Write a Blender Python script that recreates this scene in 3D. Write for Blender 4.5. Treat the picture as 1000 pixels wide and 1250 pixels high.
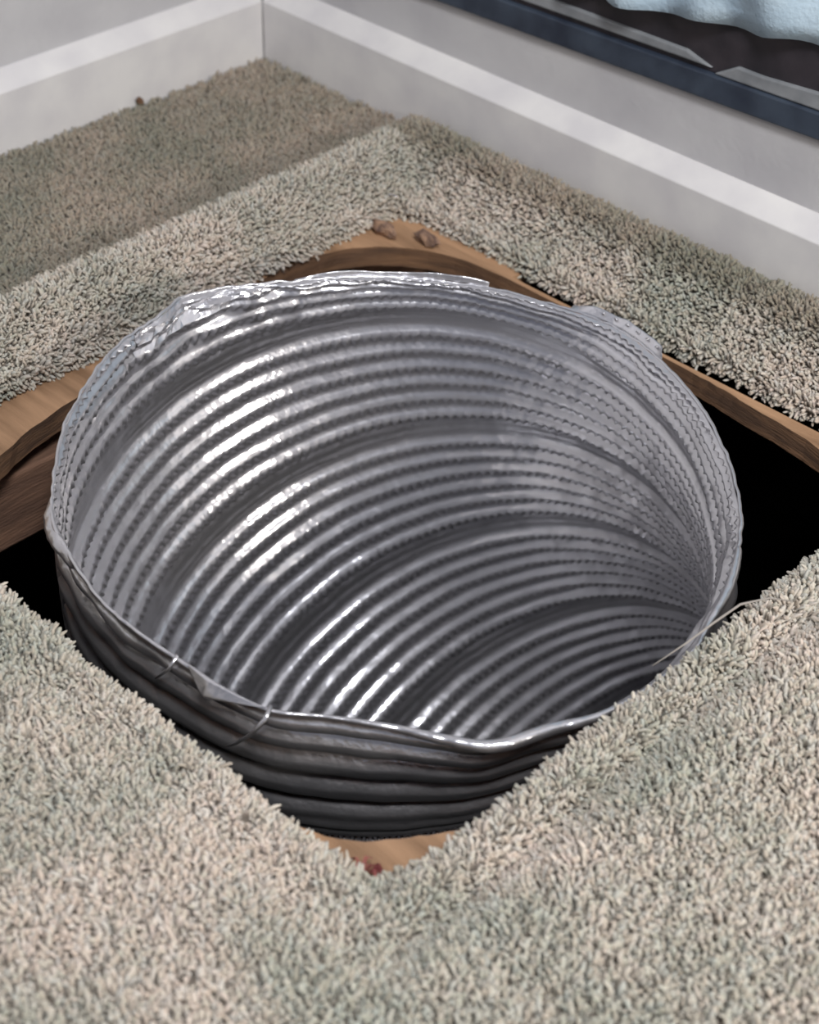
import bpy, bmesh, math, random
from mathutils import Vector, noise
random.seed(7)
for o in list(bpy.data.objects): bpy.data.objects.remove(o)
S = bpy.context.scene
# ---------------- camera
cam = bpy.data.objects.new('camera', bpy.data.cameras.new('camera'))
S.collection.objects.link(cam); S.camera = cam
cam.location = (1.17598510, -1.02365291, 0.690736661)
cam.rotation_euler = (0.897528582, -0.0232235065, 0.776548336)
cam.data.sensor_fit = 'VERTICAL'; cam.data.sensor_height = 24
cam.data.lens = 24 * 2125.97 / 1250
cam.data.clip_start = .02
cam.data.dof.use_dof = True; cam.data.dof.focus_distance = 1.14; cam.data.dof.aperture_fstop = 4.8
# ---------------- world and lights
W = bpy.data.worlds.new('world'); S.world = W; W.use_nodes = True
W.node_tree.nodes['Background'].inputs[0].default_value = (.68, .76, 1, 1)
W.node_tree.nodes['Background'].inputs[1].default_value = .21
def area(name, loc, target, size, power, col):
    l = bpy.data.lights.new(name, 'AREA'); l.shape = 'DISK'; l.size = size; l.energy = power; l.color = col
    o = bpy.data.objects.new(name, l); S.collection.objects.link(o); o.location = loc
    o.rotation_euler = (Vector(target) - Vector(loc)).to_track_quat('-Z', 'Y').to_euler()
    return o
area('room_lamp', (2.05, -.5, .66), (.4, -.4, 0), .2, 15, (1, .94, .86))
area('ceiling_lamp', (1.75, -1.22, 2.2), (.5, -.4, 0), .55, 64, (.96, .97, 1))
S.view_settings.view_transform = 'Standard'; S.view_settings.look = 'None'
S.view_settings.gamma = 1; S.view_settings.use_curve_mapping = False
S.view_settings.exposure = -.27
# ---------------- materials
def mat(name, base, rough=.7, metal=0, nodes=None):
    m = bpy.data.materials.new(name); m.use_nodes = True
    b = m.node_tree.nodes['Principled BSDF']
    b.inputs['Base Color'].default_value = (*base, 1); b.inputs['Roughness'].default_value = rough
    b.inputs['Metallic'].default_value = metal
    if nodes: nodes(m.node_tree, b)
    return m
def noise_col(c1, c2, scale, stretch=(1, 1, 1), detail=6, lo=.35, hi=.65, bump=0, bscale=None, dist=.002):
    def f(t, b):
        N = t.nodes; L = t.links
        g = N.new('ShaderNodeNewGeometry'); mp = N.new('ShaderNodeMapping'); mp.inputs['Scale'].default_value = stretch
        L.new(g.outputs['Position'], mp.inputs['Vector'])
        n = N.new('ShaderNodeTexNoise'); n.inputs['Scale'].default_value = scale; n.inputs['Detail'].default_value = detail
        L.new(mp.outputs[0], n.inputs['Vector'])
        r = N.new('ShaderNodeValToRGB'); r.color_ramp.elements[0].position = lo; r.color_ramp.elements[1].position = hi
        r.color_ramp.elements[0].color = (*c1, 1); r.color_ramp.elements[1].color = (*c2, 1)
        L.new(n.outputs['Fac'], r.inputs[0]); L.new(r.outputs[0], b.inputs['Base Color'])
        if bump:
            n2 = N.new('ShaderNodeTexNoise'); n2.inputs['Scale'].default_value = bscale or scale * 4; n2.inputs['Detail'].default_value = 4
            L.new(mp.outputs[0], n2.inputs['Vector'])
            bp = N.new('ShaderNodeBump'); bp.inputs['Strength'].default_value = bump; bp.inputs['Distance'].default_value = dist
            L.new(n2.outputs['Fac'], bp.inputs['Height']); L.new(bp.outputs[0], b.inputs['Normal'])
    return f
WALL = mat('wall_paint', (.5, .5, .5), .75, 0, noise_col((.46, .45, .46), (.54, .53, .53), 14, bump=.3, bscale=180, dist=.001))
TRIM = mat('trim_paint', (.62, .62, .58), .45, 0, noise_col((.62, .60, .60), (.72, .70, .68), 20, bump=.1, bscale=90, dist=.001))
WOODTOP = mat('plywood_face', (.45, .24, .12), .75, 0, noise_col((.24, .135, .07), (.46, .27, .15), 9, (1, 8, 8), bump=.4, bscale=60))
WOODCUT = mat('plywood_cut', (.2, .1, .05), .85, 0, noise_col((.085, .045, .025), (.19, .10, .05), 14, (1, 1, 9), bump=.5, bscale=90))
JOIST = mat('joist_wood', (.2, .1, .06), .85, 0, noise_col((.11, .06, .04), (.24, .13, .08), 8, (8, 1, 8), bump=.5, bscale=60))
PAD = mat('carpet_pad', (.2, .13, .09), .95, 0, noise_col((.10, .06, .05), (.36, .22, .14), 130, bump=.8, bscale=300))
BACK = mat('carpet_backing', (.2, .17, .13), .95, 0, noise_col((.12, .10, .08), (.26, .22, .18), 120, bump=.6))
DIRT = mat('crawlspace_soil', (.03, .025, .02), 1, 0, noise_col((.015, .012, .01), (.04, .03, .025), 12, bump=.5))
BLUE = mat('slate_blue_paint', (.04, .06, .10), .6, 0, noise_col((.014, .021, .038), (.04, .055, .08), 30, bump=.2))
DARKF = mat('dark_frame_paint', (.03, .03, .04), .6, 0, noise_col((.012, .010, .014), (.035, .028, .034), 30, bump=.2))
SILL = mat('sill_paint', (.2, .22, .23), .6, 0, noise_col((.16, .17, .18), (.27, .28, .29), 30, bump=.2))
CLOTH = mat('pale_blue_cloth', (.45, .58, .68), .85, 0, noise_col((.36, .48, .58), (.54, .66, .74), 12, bump=.4, bscale=300))
RED = mat('red_stain', (.35, .1, .08), .9, 0, noise_col((.22, .05, .05), (.45, .18, .14), 90, bump=.5))
def metal_nodes(t, b):
    N = t.nodes; L = t.links
    g = N.new('ShaderNodeNewGeometry'); n = N.new('ShaderNodeTexNoise'); n.inputs['Scale'].default_value = 35; n.inputs['Detail'].default_value = 5
    L.new(g.outputs['Position'], n.inputs['Vector'])
    r = N.new('ShaderNodeMapRange'); r.inputs[3].default_value = .14; r.inputs[4].default_value = .24
    L.new(n.outputs['Fac'], r.inputs[0]); L.new(r.outputs[0], b.inputs['Roughness'])
    bp = N.new('ShaderNodeBump'); bp.inputs['Strength'].default_value = .25; bp.inputs['Distance'].default_value = .004
    n2 = N.new('ShaderNodeTexNoise'); n2.inputs['Scale'].default_value = 90; n2.inputs['Detail'].default_value = 3
    L.new(g.outputs['Position'], n2.inputs['Vector']); L.new(n2.outputs['Fac'], bp.inputs['Height']); L.new(bp.outputs[0], b.inputs['Normal'])
    # oxidised, brushed part of the foil: a broad sheen under the sharp one
    b2 = N.new('ShaderNodeBsdfPrincipled'); b2.inputs['Base Color'].default_value = (.66, .64, .65, 1)
    b2.inputs['Metallic'].default_value = .85; b2.inputs['Roughness'].default_value = .52; L.new(bp.outputs[0], b2.inputs['Normal'])
    mx = N.new('ShaderNodeMixShader'); mx.inputs[0].default_value = .34
    out = next(q for q in N if q.type == 'OUTPUT_MATERIAL')
    L.new(b.outputs[0], mx.inputs[1]); L.new(b2.outputs[0], mx.inputs[2]); L.new(mx.outputs[0], out.inputs[0])
ALU = mat('aluminium_foil', (.68, .68, .71), .28, .98, metal_nodes)
def pile_nodes(t, b):
    N = t.nodes; L = t.links
    oi = N.new('ShaderNodeObjectInfo')
    r = N.new('ShaderNodeValToRGB'); e = r.color_ramp.elements
    e[0].position = 0; e[0].color = (.46, .39, .32, 1); e[1].position = 1; e[1].color = (.66, .57, .48, 1)
    for pos, c in ((.2, (.56, .46, .38)), (.4, (.51, .47, .39)), (.6, (.60, .50, .43)), (.8, (.53, .50, .45))):
        q = e.new(pos); q.color = (*c, 1)
    L.new(oi.outputs['Random'], r.inputs[0])
    g = N.new('ShaderNodeNewGeometry'); n = N.new('ShaderNodeTexNoise'); n.inputs['Scale'].default_value = 9; n.inputs['Detail'].default_value = 4
    L.new(g.outputs['Position'], n.inputs['Vector'])
    mr = N.new('ShaderNodeMapRange'); mr.inputs[1].default_value = .38; mr.inputs[2].default_value = .62
    L.new(n.outputs['Fac'], mr.inputs[0])
    mx = N.new('ShaderNodeMix'); mx.data_type = 'RGBA'; mx.blend_type = 'MULTIPLY'
    mx.inputs[0].default_value = 1
    cr = N.new('ShaderNodeValToRGB'); cr.color_ramp.elements[0].color = (.70, .78, .76, 1); cr.color_ramp.elements[1].color = (1, 1, 1, 1)
    L.new(mr.outputs[0], cr.inputs[0]); L.new(r.outputs[0], mx.inputs[6]); L.new(cr.outputs[0], mx.inputs[7])
    # pile colour multiplied darker beyond the two roll crests, out to the walls
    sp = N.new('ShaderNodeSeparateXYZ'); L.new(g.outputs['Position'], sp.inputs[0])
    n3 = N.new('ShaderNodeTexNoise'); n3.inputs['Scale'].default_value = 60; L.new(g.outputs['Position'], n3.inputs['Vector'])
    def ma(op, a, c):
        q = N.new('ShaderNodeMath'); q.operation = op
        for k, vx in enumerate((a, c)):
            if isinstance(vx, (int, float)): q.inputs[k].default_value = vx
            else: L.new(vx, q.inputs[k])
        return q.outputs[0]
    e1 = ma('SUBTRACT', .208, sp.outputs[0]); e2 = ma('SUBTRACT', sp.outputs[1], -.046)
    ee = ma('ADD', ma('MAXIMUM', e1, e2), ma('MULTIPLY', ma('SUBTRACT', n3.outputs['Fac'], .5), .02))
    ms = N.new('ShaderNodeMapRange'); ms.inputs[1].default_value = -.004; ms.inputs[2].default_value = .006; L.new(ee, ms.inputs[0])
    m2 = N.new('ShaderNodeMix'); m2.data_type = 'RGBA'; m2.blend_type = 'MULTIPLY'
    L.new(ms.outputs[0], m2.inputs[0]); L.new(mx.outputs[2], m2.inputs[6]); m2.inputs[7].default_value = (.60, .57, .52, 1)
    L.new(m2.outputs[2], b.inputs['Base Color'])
    b.inputs['Sheen Weight'].default_value = .15
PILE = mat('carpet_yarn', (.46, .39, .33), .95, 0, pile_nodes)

# ---------------- helpers
def link(name, verts, faces, m, parent=None, smooth=False):
    me = bpy.data.meshes.new(name); me.from_pydata([tuple(v) for v in verts], [], faces); me.validate()
    bm = bmesh.new(); bm.from_mesh(me); bmesh.ops.recalc_face_normals(bm, faces=bm.faces); bm.to_mesh(me); bm.free()
    me.materials.append(m)
    if smooth: me.polygons.foreach_set('use_smooth', [True] * len(me.polygons))
    o = bpy.data.objects.new(name, me); S.collection.objects.link(o)
    if parent: o.parent = parent
    return o
def tag(o, label=None, cat=None, group=None, kind=None):
    if label: o['label'] = label
    if cat: o['category'] = cat
    if group: o['group'] = group
    if kind: o['kind'] = kind
    return o
def bevel(o, w=.002, seg=2):
    md = o.modifiers.new('bevel', 'BEVEL'); md.width = w; md.segments = seg; md.limit_method = 'ANGLE'
    return o
def prism(name, prof, a, b, m, parent=None, axis='x', bev=.0015):
    """profile in the (depth, z) plane swept along x (depth = y) or y (depth = x)"""
    n = len(prof); V = []
    for t in (a, b):
        for d, z in prof: V.append((t, d, z) if axis == 'x' else (d, t, z))
    F = [tuple(range(n)), tuple(range(2 * n - 1, n - 1, -1))] + [(i, (i + 1) % n, n + (i + 1) % n, n + i) for i in range(n)]
    o = link(name, V, F, m, parent)
    return bevel(o, bev) if bev else o
def box(name, x0, x1, y0, y1, z0, z1, m, parent=None, bev=.002):
    return prism(name, [(y0, z0), (y1, z0), (y1, z1), (y0, z1)], x0, x1, m, parent, 'x', bev)
def tube(name, pts, rad, m, parent=None, n=6):
    V = []; F = []
    for i, p in enumerate(pts):
        p = Vector(p); a = Vector(pts[max(i - 1, 0)]); b = Vector(pts[min(i + 1, len(pts) - 1)])
        d = (b - a).normalized(); s = d.cross(Vector((0, 0, 1)));
        if s.length < .01: s = d.cross(Vector((1, 0, 0)))
        s.normalize(); q = d.cross(s)
        r = rad[i] if isinstance(rad, (list, tuple)) else rad
        for k in range(n):
            an = 2 * math.pi * k / n; V.append(p + s * math.cos(an) * r + q * math.sin(an) * r)
    for i in range(len(pts) - 1):
        for k in range(n):
            k2 = (k + 1) % n; F.append((i * n + k, i * n + k2, (i + 1) * n + k2, (i + 1) * n + k))
    F.append(tuple(range(n))); F.append(tuple((len(pts) - 1) * n + k for k in range(n)))
    return link(name, V, F, m, parent, True)
def sm(a, b, x):
    t = min(1, max(0, (x - a) / (b - a))); return t * t * (3 - 2 * t)

# ---------------- the setting
YW = .018; XW = -.018; FX = 2.6; FY = -2.6
st = lambda o: tag(o, kind='structure')
st(box('wall_right', -.1, FX, YW, YW + .1, -.03, 2.4, WALL, bev=0))
st(box('wall_left', XW - .1, XW, FY, YW, -.03, 2.4, WALL, bev=0))
HB = .0525
st(prism('baseboard_right', [(0, -.028), (YW, -.028), (YW, HB + .014), (YW - .002, HB + .014), (0, HB)], -.0, FX, TRIM, bev=.0012))
st(prism('baseboard_left', [(0, -.028), (XW, -.028), (XW, HB + .014), (XW + .002, HB + .014), (0, HB)], FY, 0, TRIM, axis='y', bev=.0012))

# subfloor with a jig-sawed hole
hole = [(.352, -.600), (.330, -.570), (.318, -.530), (.302, -.478), (.288, -.38), (.270, -.28), (.265, -.225), (.272, -.172), (.299, -.130), (.347, -.103),
        (.41, -.097), (.55, -.0970), (.60, -.0975), (.64, -.1014), (.704, -.109), (.75, -.128), (.785, -.165), (.80, -.22), (.803, -.36), (.80, -.46),
        (.785, -.515), (.766, -.545), (.751, -.567), (.731, -.591), (.692, -.609), (.62, -.625), (.50, -.63), (.40, -.625)]
def closed_spline(P, per=5):
    out = []; n = len(P)
    for i in range(n):
        a, b, c, d = (Vector(P[(i + k - 1) % n]) for k in range(4))
        for j in range(per):
            t = j / per
            out.append(.5 * ((2 * b) + (c - a) * t + (2 * a - 5 * b + 4 * c - d) * t * t + (3 * b - a - 3 * c + d) * t ** 3))
    return out
H = closed_spline(hole)
def ring_slab(name, inner, rect, z0, z1, mtop, mcut, jit=.0, parent=None):
    """flat board lying outside a closed inner outline, inside a rectangle"""
    n = len(inner); cx = sum(p[0] for p in inner) / n; cy = sum(p[1] for p in inner) / n
    x0, x1, y0, y1 = rect; out = []
    for p in inner:
        dx, dy = p[0] - cx, p[1] - cy; k = 1e9
        if dx > 1e-9: k = min(k, (x1 - cx) / dx)
        if dx < -1e-9: k = min(k, (x0 - cx) / dx)
        if dy > 1e-9: k = min(k, (y1 - cy) / dy)
        if dy < -1e-9: k = min(k, (y0 - cy) / dy)
        out.append([cx + dx * k, cy + dy * k])
    for c in ((x0, y0), (x1, y0), (x1, y1), (x0, y1)):      # snap to the corners
        i = min(range(n), key=lambda q: (out[q][0] - c[0]) ** 2 + (out[q][1] - c[1]) ** 2); out[i] = list(c)
    V = []; F = []; M = []
    for z in (z0, z1):
        for p in inner: V.append((p[0] + random.uniform(-jit, jit), p[1] + random.uniform(-jit, jit), z))
        for p in out: V.append((p[0], p[1], z))
    for i in range(n):
        j = (i + 1) % n
        F.append((2 * n + i, 2 * n + j, 3 * n + j, 3 * n + i)); M.append(0)
        F.append((i, n + i, n + j, j)); M.append(0)
        F.append((i, j, 2 * n + j, 2 * n + i)); M.append(1)
        F.append((n + i, 3 * n + i, 3 * n + j, n + j)); M.append(1)
    o = link(name, V, F, mtop, parent)
    o.data.materials.append(mcut)
    for i, pl in enumerate(o.data.polygons): pl.material_index = M[i]
    return o
sub = st(ring_slab('floor', H, (-.1, FX, FY, -.0925), -.048, -.030, WOODTOP, WOODCUT, .0008))
# plywood under the carpet along the wall, a sawn gap away from the board with the hole
st(box('floor_strip', .02, .40, -.0925, .0, -.048, -.0305, WOODTOP, bev=0))
# floor framing, crawlspace ground; unseen dark walls and lid added against stray light
for nm, a in (('floor_joist', (.262, .302, FY, .0, -.124, -.064)), ('floor_joist', (.835, .873, FY, .0, -.25, -.0485))):
    st(box(nm, *a, JOIST))
st(box('crawlspace_ground', -.3, 2.2, -2.0, .6, -1.25, -1.2, DIRT, bev=0))
for nm, a in (('light_block_wall', (-.3, -.25, -2.0, .6, -1.2, -.0485)), ('light_block_wall', (2.15, 2.2, -2.0, .6, -1.2, -.0485)),
              ('light_block_wall', (-.25, 2.15, -2.0, -1.95, -1.2, -.0485)), ('light_block_wall', (-.25, 2.15, .55, .6, -1.2, -.0485)),
              ('light_block_lid', (-.3, 2.2, .001, .6, -.0575, -.0485))):
    st(box(nm, *a, DIRT, bev=0))

# ---------------- carpet
EX0, EX1, EY0, EY1 = .262, .787, -.625, -.077
def pn(x, y, s, k=0): return noise.noise(Vector((x * s, y * s, k)))
def carpet_z(x, y):
    dl = EX0 - x; dr = y - EY1; dfr = x - EX1; dfl = EY0 - y
    z = -.0055
    dr += -.012 * sm(-.03, .0, dr); drear = max(dl, dr); dfront = max(dfr, dfl)
    # rear rolls: slope down into the hole, crest, then a valley
    if drear > dfront - .02:
        wt = 1 - sm(-.02, .05, dfront)
        up = sm(-.012, .042, drear); down = sm(.046, .072, drear)
        z += wt * (-.018 + .036 * up - .020 * down)
        z += (1 - wt) * -.002
    if dfront > -.02:
        wt = sm(-.03, .03, dfront - drear) if drear > 0 else 1
        d = dfront
        z += wt * (-.004 + .006 * sm(-.004, .010, d) - (.010 if dfr > dfl else .003) * math.exp(-((d - .029) / .011) ** 2) + .003 * sm(.03, .06, d))
    z += .0022 * pn(x, y, 14) + .0016 * pn(x, y, 38, 3) + .003 * pn(x, y, 5, 7) * sm(0, .1, max(drear, dfront))
    return z
def edge_outline():
    P = []
    def seg(a, b, n, amp, fr):
        for i in range(n):
            t = i / n; x = a[0] + (b[0] - a[0]) * t; y = a[1] + (b[1] - a[1]) * t
            dx, dy = b[0] - a[0], b[1] - a[1]; l = math.hypot(dx, dy); nx, ny = dy / l, -dx / l
            e = math.sin(math.pi * t) ** .3
            j = amp * (noise.noise(Vector((x * fr, y * fr, 1))) + .5 * noise.noise(Vector((x * fr * 2.3, y * fr * 2.3, 5)))) * e
            P.append((x + nx * j, y + ny * j))
    A, B, C_, D = (EX0, EY0), (EX1 - .001, EY0), (EX1, EY1), (EX0, EY1)
    # inner outline, counter-clockwise
    seg(A, (.69, EY0), 90, .0065, 38); seg((.69, EY0), (.775, -.617), 12, .003, 60)
    seg((.775, -.617), (.787, -.575), 12, .002, 60); seg((.787, -.575), C_, 90, .0025, 55)
    seg(C_, (.290, EY1), 90, .003, 30); seg((.290, EY1), (.262, -.091), 10, .002, 30); seg((.262, -.091), A, 90, .003, 30)
    return P
EP = edge_outline(); n = len(EP); cx, cy = .537, -.366
def ray_rect(p, rect):
    x0, x1, y0, y1 = rect; dx, dy = p[0] - cx, p[1] - cy; k = 1e9
    if dx > 1e-9: k = min(k, (x1 - cx) / dx)
    if dx < -1e-9: k = min(k, (x0 - cx) / dx)
    if dy > 1e-9: k = min(k, (y1 - cy) / dy)
    if dy < -1e-9: k = min(k, (y0 - cy) / dy)
    return (cx + dx * k, cy + dy * k)
def carpet_sheet(name, rect0, rect1, dist, m, parent, inner=True):
    V = []; F = []; rows = 0
    if inner:
        for dz, dn in ((-.010, .004), (-.005, .001)):
            for p in EP: V.append((p[0], p[1], carpet_z(*p) + dz))
            rows += 1
    out = [ray_rect(p, rect1) for p in EP]
    src = EP if inner else [ray_rect(p, rect0) for p in EP]
    if not inner or True:
        for c in ((rect1[0], rect1[2]), (rect1[1], rect1[2]), (rect1[1], rect1[3]), (rect1[0], rect1[3])):
            i = min(range(n), key=lambda q: (out[q][0] - c[0]) ** 2 + (out[q][1] - c[1]) ** 2); out[i] = c
    for t in dist:
        for p, q in zip(src, out):
            x = p[0] + (q[0] - p[0]) * t; y = p[1] + (q[1] - p[1]) * t
            V.append((x, y, carpet_z(x, y)))
        rows += 1
    for r in range(rows - 1):
        for i in range(n):
            j = (i + 1) % n; F.append((r * n + i, r * n + j, (r + 1) * n + j, (r + 1) * n + i))
    o = link(name, V, F, m, parent, True)
    if sum(p.normal.z * p.area for p in o.data.polygons) < 0: o.data.flip_normals()
    return o
carpet = bpy.data.objects.new('carpet', None); S.collection.objects.link(carpet); carpet.location = (0, 0, 0)
tag(carpet, 'beige cut pile carpet with a square hole cut around the duct', 'carpet')
back = carpet_sheet('backing', None, (.001, 1.06, -.96, -.001), [0, .01, .02, .035, .05, .07, .09, .11, .14, .17, .2, .24, .28, .33, .38, .44, .5, .57, .64, .72, .8, .9, 1], BACK, carpet)
# outer, out of view: the same carpet run on through the room
far = [(1.06, FY), (FX, FY), (FX, -.001), (1.06, -.001)]
link('backing', [(x, y, .002) for x, y in far] + [(x, y, -.01) for x, y in far], [(0, 1, 2, 3), (7, 6, 5, 4), (0, 4, 5, 1), (1, 5, 6, 2), (2, 6, 7, 3), (3, 7, 4, 0)], BACK, carpet)
far = [(.001, FY), (1.06, FY), (1.06, -.96), (.001, -.96)]
link('backing', [(x, y, .002) for x, y in far] + [(x, y, -.01) for x, y in far], [(0, 1, 2, 3), (7, 6, 5, 4), (0, 4, 5, 1), (1, 5, 6, 2), (2, 6, 7, 3), (3, 7, 4, 0)], BACK, carpet)
# padding under the carpet, its cut edge seen in the hole
def inset(P, k): return [(cx + (x - cx) * k, cy + (y - cy) * k) for x, y in P]
pad = ring_slab('carpet_pad', inset(EP, 1.012), (.002, 1.06, -.96, -.002), -.0295, -.024, PAD, PAD, .0008, carpet)
tag(pad, 'brown rebonded padding')

# one tuft of cut pile, instanced over the backing
def tuft(name, lean, h, r):
    V = []; F = []; prof = [(0, .75), (.35, .95), (.7, 1.1), (.9, .85), (1.0, .35)]; k = 5
    for i, (t, w) in enumerate(prof):
        for a in range(k):
            an = 2 * math.pi * a / k + t * 1.2
            wob = 1 + .18 * math.sin(3 * an + i)
            V.append((lean * t * t * h + math.cos(an) * r * w * wob, .3 * lean * t * h + math.sin(an) * r * w * wob, t * h))
    for i in range(len(prof) - 1):
        for a in range(k):
            b = (a + 1) % k; F.append((i * k + a, i * k + b, (i + 1) * k + b, (i + 1) * k + a))
    F.append(tuple((len(prof) - 1) * k + a for a in range(k)))
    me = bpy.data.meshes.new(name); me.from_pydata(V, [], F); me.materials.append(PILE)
    me.polygons.foreach_set('use_smooth', [True] * len(me.polygons))
    o = bpy.data.objects.new(name, me)
    return o
tc = bpy.data.collections.new('tuft_source')
for i, (le, h, r) in enumerate(((.25, .0074, .0011), (-.35, .0070, .0013), (.5, .0078, .0010), (.1, .0066, .0012))):
    tc.objects.link(tuft('tuft', le, h, r))
def pile_tree(dens):
    ng = bpy.data.node_groups.new('pile', 'GeometryNodeTree')
    ng.interface.new_socket('Geometry', in_out='INPUT', socket_type='NodeSocketGeometry')
    ng.interface.new_socket('Geometry', in_out='OUTPUT', socket_type='NodeSocketGeometry')
    N = ng.nodes; L = ng.links
    gi = N.new('NodeGroupInput'); go = N.new('NodeGroupOutput')
    d = N.new('GeometryNodeDistributePointsOnFaces'); d.distribute_method = 'POISSON'
    d.inputs['Distance Min'].default_value = .00145; d.inputs['Density Max'].default_value = dens
    L.new(gi.outputs[0], d.inputs['Mesh'])
    ci = N.new('GeometryNodeCollectionInfo'); ci.inputs[0].default_value = tc; ci.inputs[1].default_value = True; ci.inputs[2].default_value = True
    io = N.new('GeometryNodeInstanceOnPoints'); L.new(d.outputs['Points'], io.inputs['Points'])
    L.new(ci.outputs[0], io.inputs['Instance']); io.inputs['Pick Instance'].default_value = True
    rr = N.new('FunctionNodeRandomValue'); rr.data_type = 'FLOAT_VECTOR'
    rr.inputs[0].default_value = (-.3, -.3, 0); rr.inputs[1].default_value = (.3, .3, 6.283)
    er = N.new('FunctionNodeRotateRotation'); er.rotation_space = 'LOCAL'
    L.new(d.outputs['Rotation'], er.inputs[0]); L.new(rr.outputs[0], er.inputs[1]); L.new(er.outputs[0], io.inputs['Rotation'])
    rs = N.new('FunctionNodeRandomValue'); rs.inputs[2].default_value = .88; rs.inputs[3].default_value = 1.12
    tn = N.new('ShaderNodeTexNoise'); tn.inputs['Scale'].default_value = 170; tn.inputs['Detail'].default_value = 1
    tm = N.new('ShaderNodeMapRange'); tm.inputs[1].default_value = .35; tm.inputs[2].default_value = .65; tm.inputs[3].default_value = .72; tm.inputs[4].default_value = 1.18
    L.new(tn.outputs[0], tm.inputs[0]); tq = N.new('ShaderNodeMath'); tq.operation = 'MULTIPLY'
    L.new(tm.outputs[0], tq.inputs[0]); L.new(rs.outputs[1], tq.inputs[1]); L.new(tq.outputs[0], io.inputs['Scale']); L.new(io.outputs[0], go.inputs[0])
    return ng
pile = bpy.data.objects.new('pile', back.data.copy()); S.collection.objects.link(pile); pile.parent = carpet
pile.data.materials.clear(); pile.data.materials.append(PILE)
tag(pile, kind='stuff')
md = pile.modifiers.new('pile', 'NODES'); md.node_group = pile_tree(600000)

# ---------------- flexible duct
DP = (1.09775, -.07727, -.06489); PH = .48396; TAU = .25177; DE = .40768; DR = .22404
u = Vector((math.cos(PH), math.sin(PH), 0)); w = Vector((-math.sin(PH) * math.cos(TAU), math.cos(PH) * math.cos(TAU), math.sin(TAU))); vv = w.cross(u)
TH0 = .0122; PITCH = .19; THEND = 1.45
RIM = [(8.2,0.7239,-0.2364,-0.0048),
(21.3,0.6872,-0.2010,-0.0000),
(36.8,0.6366,-0.1695,0.0057),
(49.4,0.5911,-0.1534,0.0102),
(59.5,0.5525,-0.1476,0.0137),
(70.1,0.5130,-0.1560,0.0165),
(87.3,0.4549,-0.1813,0.0201),
(101.0,0.4151,-0.2097,0.0221),
(113.0,0.3841,-0.2387,0.0233),
(137.8,0.3324,-0.3137,0.0240),
(149.1,0.3127,-0.3553,0.0236),
(155.1,0.3185,-0.3792,0.0220),
(164.7,0.3231,-0.4163,0.0198),
(174.4,0.3362,-0.4517,0.0170),
(190.5,0.3688,-0.5044,0.0118),
(206.9,0.4140,-0.5484,0.0060),
(213.7,0.4352,-0.5638,0.0035),
(220.7,0.4607,-0.5731,0.0009),
(226.8,0.4834,-0.5793,-0.0013),
(234.8,0.5136,-0.5844,-0.0040),
(243.7,0.5472,-0.5837,-0.0068),
(253.3,0.5830,-0.5795,-0.0095),
(259.9,0.6080,-0.5762,-0.0114),
(268.4,0.6396,-0.5670,-0.0136),
(276.9,0.6652,-0.5465,-0.0147),
(286.7,0.6955,-0.5244,-0.0162),
(293.7,0.7198,-0.5095,-0.0175),
(300.3,0.7419,-0.4927,-0.0185),
(309.4,0.7563,-0.4585,-0.0188),
(316.5,0.7693,-0.4321,-0.0186),
(325.2,0.7758,-0.3969,-0.0175),
(336.1,0.7759,-0.3521,-0.0153),
(343.3,0.7673,-0.3240,-0.0131),
(350.8,0.7585,-0.2954,-0.0105),
(359.4,0.7431,-0.2648,-0.0077)]
def rim_pt(t):
    t %= 360; m = len(RIM)
    i = m - 1
    for k in range(m):
        if RIM[k][0] <= t: i = k
        else: break
    if t < RIM[0][0]: i = m - 1
    a, b, c, d = (RIM[(i + k - 1) % m] for k in range(4))
    span = (c[0] - b[0]) % 360; f = ((t - b[0]) % 360) / span
    q = [Vector(r[1:]) for r in (a, b, c, d)]
    # gentle spline, tangents scaled to the uneven knots
    s0 = (c[0] - a[0]) % 360; s1 = (d[0] - b[0]) % 360
    m0 = (q[2] - q[0]) * (span / s0); m1 = (q[3] - q[1]) * (span / s1)
    f2 = f * f; f3 = f2 * f
    return q[1] * (2 * f3 - 3 * f2 + 1) + m0 * (f3 - 2 * f2 + f) + q[2] * (3 * f2 - 2 * f3) + m1 * (f3 - f2)
def torus(th, t, R):
    ur = u * math.cos(th) - vv * math.sin(th)
    a = math.cos(t) * R - (DR + DE)
    return Vector(DP) + ur * a + w * (math.sin(t) * R), ur * math.cos(t) + w * math.sin(t)
def tri(x):
    x = x % 1.0; return 4 * abs(x - .5) - 1
RIBS = (.135, .281, .427, .573, .719, .865)
def prof(s, t, deg):
    f = s % 1.0; k = math.floor(s); h = 0.0
    # spiral: nothing turns exactly level
    ser = tri(deg / 360 * 180 + k * .37) if deg is not None else -.5
    for i, c in enumerate(RIBS):
        d = f - c
        if abs(d) < .085:
            if d > 0: d -= .021 * (ser + .4) * (1 if i % 2 == 0 else .7)
            h += .0062 * (1 + (.16 * ser if d > 0 else 0)) * math.exp(-(abs(d) / (.026 if d > 0 else .034)) ** 3)
            h -= .0007 * math.exp(-((d) / .008) ** 2)
    for c in (-.035, .030, .965, 1.030):
        h += .0012 * math.exp(-((f - c) / .010) ** 2)
    return h
NT = 1200; SPR = 54
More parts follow.
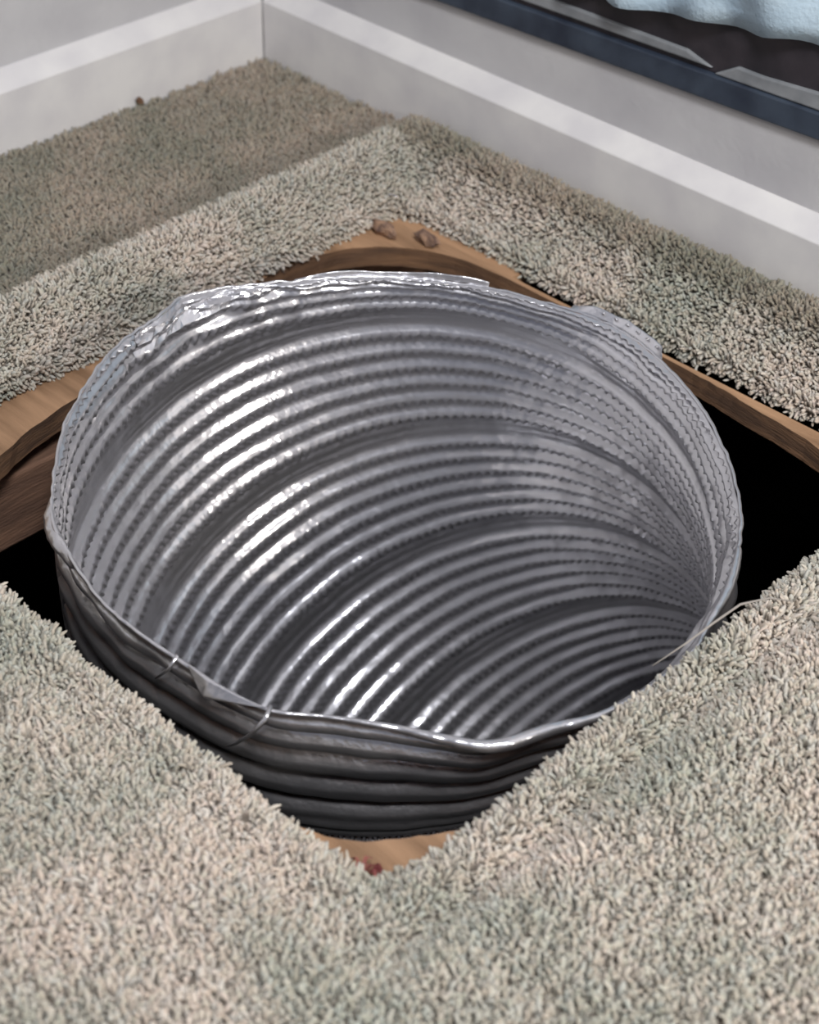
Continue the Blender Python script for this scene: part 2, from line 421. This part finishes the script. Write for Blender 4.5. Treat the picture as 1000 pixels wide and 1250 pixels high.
def column_pt(s, deg):
    """s: periods from the first smooth band (0); below 0 runs up to the rim at -.8"""
    t = math.radians(deg)
    th = TH0 + s * PITCH
    near = math.exp(-((deg - 285) / 48) ** 2)
    calm = 1 - .8 * near
    dent = near * .013 * sm(-.75, -.05, s) * sm(3, 1, s) + calm * .0016 * noise.noise(Vector((math.cos(t) * 3, math.sin(t) * 3, s * 2.2))) + .0008 * noise.noise(Vector((math.cos(t) * 9, math.sin(t) * 9, s * 6)))
    h = prof(s, t, deg) if s > -.02 or not 215 < deg < 350 else prof(s, t, None)
    if s >= 0:
        P, nrm = torus(th, t, DR); return P - nrm * (h + dent)
    v = 1 + s / .8
    P, nrm = torus(TH0 + s * PITCH * .45, t, DR)
    b = sm(0, 1, v) * .35 + v * .65
    Q = rim_pt(deg) * (1 - b) + P * b
    fade = sm(.03, .18, v)
    crump = calm * (1 - v) * .0035 * noise.noise(Vector((math.cos(t) * 11, math.sin(t) * 11, s * 9))) * sm(0, .15, v)
    amp = .8
    if 125 < deg < 165: crump *= 2.2; amp = .6
    return Q - nrm * (h * fade * amp * (1 + .7 * near) + dent + crump)
rows = []
s = -.8
while s < (THEND - TH0) / PITCH:
    rows.append(s); s += (1 / SPR if s < 4.5 else 1 / 30)
V = []; F = []
for s in rows:
    for i in range(NT): V.append(column_pt(s, 360 * i / NT))
for r in range(len(rows) - 1):
    for i in range(NT):
        j = (i + 1) % NT; F.append((r * NT + i, r * NT + j, (r + 1) * NT + j, (r + 1) * NT + i))
duct = bpy.data.objects.new('flexible_duct', None); S.collection.objects.link(duct)
tag(duct, 'shiny ribbed aluminium flexible duct opening in the floor hole and bending down', 'duct')
wallo = link('corrugated_tube', V, F, ALU, duct, True)
# folded lip around the rim
def lip_w(deg):
    base = .0022 + .0007 * noise.noise(Vector((math.cos(math.radians(deg)) * 6, math.sin(math.radians(deg)) * 6, 2)))
    base += .0045 * math.exp(-((deg - 303) / 14) ** 2) + .003 * math.exp(-((deg - 352) / 10) ** 2)
    return base
V = []; F = []; NL = 720
for i in range(NL):
    deg = 360 * i / NL; t = math.radians(deg); p = rim_pt(deg); c = Vector((.542, -.368, p.z)); r = (p - c).normalized()
    wd = lip_w(deg); j = .0009 * noise.noise(Vector((math.cos(t) * 25, math.sin(t) * 25, 1)))
    up = Vector((0, 0, 1))
    for a, z in ((-.25, -.2), (-.2, .5), (.2, 1), (.7, .6), (.9, -.5), (.6, -1.3)):
        V.append(p + r * (wd * a + j) + up * (wd * .5 * z + j))
for i in range(NL):
    j = (i + 1) % NL
    for k in range(5): F.append((i * 6 + k, i * 6 + k + 1, j * 6 + k + 1, j * 6 + k))
link('rim_lip', V, F, ALU, duct, True)
def rim_strip(name, a, b, prof_fn, parent=duct, m=ALU, nn=60, k=6):
    """thin foil strip following the rim; prof_fn(f, g) gives outward and upward offsets"""
    V = []; F = []
    for i in range(nn + 1):
        f = i / nn; p = rim_pt(a + (b - a) * f); r = Vector((p.x - .542, p.y + .368, 0)).normalized()
        for g in range(k + 1):
            o_, z_ = prof_fn(f, g / k); V.append(p + r * o_ + Vector((0, 0, z_)))
    for i in range(nn):
        for g in range(k): F.append((i * (k + 1) + g, i * (k + 1) + g + 1, (i + 1) * (k + 1) + g + 1, (i + 1) * (k + 1) + g))
    o = link(name, V, F, m, parent, True)
    md = o.modifiers.new('thick', 'SOLIDIFY'); md.thickness = .0005
    return o
nz = lambda x, k=0: noise.noise(Vector((x, k, .5)))
# raised foil strip along the back of the rim, torn off square at its right end
tag(rim_strip('foil_strip', 88, 128, lambda f, g: (.0015 + g * .001 + .0008 * nz(f * 8), g * (.0040 + .0012 * nz(f * 7, 3)) * sm(1.02, .75, f) + .001 * math.sin(f * 9))), 'raised strip of foil along the back rim')
tag(rim_strip('foil_strip', 49, 71, lambda f, g: (.001 + g * .006 * sm(0, .1, f), g * (.005 + .001 * nz(f * 9, 5)) * sm(1.0, .8, f) + .0005)), 'torn foil strip dotted with bright punch marks')
for i in range(6):
    p = rim_pt(51.5 + i * 2.6); r = Vector((p.x - .542, p.y + .368, 0)).normalized(); c = p + r * .0035 + Vector((0, 0, .0048))
    V = [c + Vector((math.cos(a * 1.047) * .0016, math.sin(a * 1.047) * .0016, 0)) for a in range(6)] + [c + Vector((0, 0, .0012))]
    link('punch_mark', V, [(a, (a + 1) % 6, 6) for a in range(6)] + [(5, 4, 3, 2, 1, 0)], ALU, duct, True)
tag(rim_strip('foil_flap', 207, 224, lambda f, g: (.0 + g * .007 * math.sin(math.pi * f) ** .5 + .001 * nz(f * 9, g), .001 - g * g * .006 + .001 * nz(f * 6, 2))), 'torn foil flap bent over the left rim')
tag(rim_strip('foil_flap', 253.5, 268, lambda f, g: (.001 + g * .007 * (f / .3 if f < .3 else (1 - f) / .7) + .0005, .002 - g * .010 * (f / .25 if f < .25 else ((1 - f) / .75) ** 1.3))), 'bright folded corner of foil at the front left rim')
tag(rim_strip('foil_flap', 345, 357, lambda f, g: (.001 + g * .006 * math.sin(math.pi * f), .001 - g * .012)), 'pale foil tab folded down at the right rim')
# crumpled foil at the back left rim
V = []; F = []; A_, B_ = 26, 12
for i in range(A_ + 1):
    for j in range(B_ + 1):
        deg = 136 + 26 * i / A_; s = -.79 + .34 * j / B_
        edge = math.sin(math.pi * i / A_) * math.sin(math.pi * (j + .3) / (B_ + .6))
        P = column_pt(s, deg); c = Vector((.542, -.368, P.z)); nrm = (c - P).normalized()
        V.append(P + nrm * (.0008 + .0032 * max(0, edge) * (.6 + noise.noise(Vector((i * .45, j * .8, 4)))) * .8 + random.uniform(-.0006, .0006)))
for i in range(A_):
    for j in range(B_): F.append((i * (B_ + 1) + j, i * (B_ + 1) + j + 1, (i + 1) * (B_ + 1) + j + 1, (i + 1) * (B_ + 1) + j))
tag(link('crumpled_foil', V, F, ALU, duct, False), 'crumpled silvery foil patch inside the back left rim')
# wire hanging from the front rim
p0 = rim_pt(268.5); r = Vector((p0.x - .542, p0.y + .368, 0)).normalized()
tag(tube('wire_strand', [p0 + Vector((0, 0, .003)), p0 + r * .008 + Vector((0, 0, .0)), p0 + r * .014 + Vector((-.010, .0, -.014)), p0 + r * .016 + Vector((-.022, .0, -.028)), p0 + r * .017 + Vector((-.034, .002, -.040))], [.0014, .0016, .0013, .0011, .0007], ALU, duct), 'bent foil strand hanging off the front rim')
p0 = rim_pt(251); r = Vector((p0.x - .542, p0.y + .368, 0)).normalized()
tag(tube('wire_strand', [p0 + Vector((0, 0, .002)), p0 + r * .006 + Vector((-.002, 0, -.006)), p0 + r * .010 + Vector((-.014, .002, -.02))], [.0013, .0012, .0007], ALU, duct), 'short dark strand over the front left rim')

# ---------------- loose bits
YARN = mat('loose_yarn', (.30, .27, .24), .8)
tag(tube('loose_thread', [(.775, -.392, -.003), (.782, -.372, .006), (.786, -.352, .012), (.789, -.330, .015), (.797, -.312, .014), (.806, -.300, .010)], [.0004, .0006, .0008, .0008, .0006, .0004], YARN),
    'pale loose thread curling over the carpet edge beside the right rim', 'thread')
tag(tube('loose_thread', [(.790, -.225, .002), (.784, -.222, .012), (.780, -.216, .022)], [.0008, .0006, .0004], YARN),
    'thin stray fibre standing up at the right side of the hole', 'thread')
red = []
for i in range(26):
    a = random.uniform(0, 6.28); q = random.random() ** .5 * .011
    x, y = .760 + math.cos(a) * q, -.607 + math.sin(a) * q
    red.append((x, y))
V = []; F = []
for x, y in red:
    a = random.uniform(0, 6.28); L_ = random.uniform(.005, .009); b = len(V)
    for k, (t, zz) in enumerate(((0, 0), (.5, .006), (1, .002))):
        for q in range(3):
            an = q * 2.094; V.append((x + math.cos(a) * L_ * t + math.cos(an) * .0011, y + math.sin(a) * L_ * t + math.sin(an) * .0011, -.024 + zz + .0011 * math.sin(an * 2)))
    for k in range(2):
        for q in range(3): F.append((b + k * 3 + q, b + k * 3 + (q + 1) % 3, b + k * 3 + 3 + (q + 1) % 3, b + k * 3 + 3 + q))
o = link('red_fibres', V, F, RED); tag(o, 'small tangle of reddish fibres at the front corner of the hole', 'fibres')
def staple(x, y, z, a, lab):
    c, s_ = math.cos(a), math.sin(a)
    P = [(-.004, 0, -.002), (-.004, 0, .0006), (-.001, 0, .001), (.001, 0, .001), (.004, 0, .0006), (.004, 0, -.002)]
    tag(tube('staple', [(x + c * q[0], y + s_ * q[0], z + q[2]) for q in P], .0006, ALU), lab, 'staple')
staple(.318, -.0185, .010, -.3, 'tiny shiny staple in the carpet against the right baseboard')
staple(.268, -.096, -.008, .2, 'tiny shiny staple on the carpet edge at the back corner of the hole')
def chunk(name, c, sz, m, lab, cat, seed):
    bm = bmesh.new(); bmesh.ops.create_icosphere(bm, subdivisions=2, radius=1)
    for v in bm.verts:
        v.co *= 1 + .45 * noise.noise(v.co * 1.7 + Vector((seed, 0, 0))); v.co = Vector((v.co.x * sz[0], v.co.y * sz[1], v.co.z * sz[2])) + Vector(c)
    me = bpy.data.meshes.new(name); bm.to_mesh(me); bm.free(); me.materials.append(m)
    o = bpy.data.objects.new(name, me); S.collection.objects.link(o); tag(o, lab, cat)
chunk('padding_scrap', (.281, -.120, -.024), (.014, .006, .006), PAD, 'dark scrap of padding lying on bare wood in the back corner', 'padding', 1)
chunk('padding_scrap', (.318, -.106, -.0235), (.012, .005, .006), PAD, 'narrow scrap of padding against the carpet edge right of the back corner', 'padding', 5)
chunk('wood_chip', (.005, -.152, .004), (.004, .003, .003), WOODCUT, 'brown chip of debris lying against the foot of the left baseboard', 'debris', 9)

# ---------------- low window above the right baseboard
def slab(name, quad, y0, y1, m, parent=None):
    """board standing on the wall: quad = (x, z) corners, y0 front, y1 back"""
    k = len(quad); V = [(x, y0, z) for x, z in quad] + [(x, y1, z) for x, z in quad]
    F = [tuple(range(k)), tuple(range(2 * k - 1, k - 1, -1))] + [(i, (i + 1) % k, k + (i + 1) % k, k + i) for i in range(k)]
    return bevel(link(name, V, F, m, parent), .0015)
st(slab('trim_1', [(.02, .107), (1.4, .147), (1.4, .166), (.02, .128)], YW - .006, YW + .001, BLUE))
st(slab('trim_2', [(.02, .133), (.465, .1445), (.490, .1450), (.465, .152), (.02, .147)], YW - .004, YW + .001, SILL))
st(slab('trim_3', [(.492, .1415), (1.4, .168), (1.4, .182), (.60, .1585), (.535, .1535), (.512, .1535)], YW - .004, YW + .001, SILL))
st(slab('window_1', [(.02, .128), (1.4, .166), (1.4, .222), (.02, .186)], YW - .001, YW + .0005, DARKF))
# rumpled pale cloth hanging above the dark rail
V = []; F = []; nx, nzc = 140, 24
for i in range(nx + 1):
    for j in range(nzc + 1):
        x = .30 + 1.0 * i / nx; zb = .176 + .018 * (x - .43) / .17 * (1 if x < .7 else 1) + .0015 * math.sin(x * 70) + .002 * nz(x * 30)
        z = min(zb, .23) + .30 * (j / nzc)
        y = YW - .014 - .006 * math.sin(x * 95 + 2 * nz(x * 9, z * 8)) - .008 * nz(x * 16, z * 14) - .004 * math.sin(z * 60 + x * 25)
        V.append((x, y, z))
for i in range(nx):
    for j in range(nzc): F.append((i * (nzc + 1) + j, i * (nzc + 1) + j + 1, (i + 1) * (nzc + 1) + j + 1, (i + 1) * (nzc + 1) + j))
o = link('curtain', V, F, CLOTH, None, True); md = o.modifiers.new('thick', 'SOLIDIFY'); md.thickness = .0012
tag(o, 'pale blue rumpled cloth hanging above the dark rail on the right wall', 'curtain')
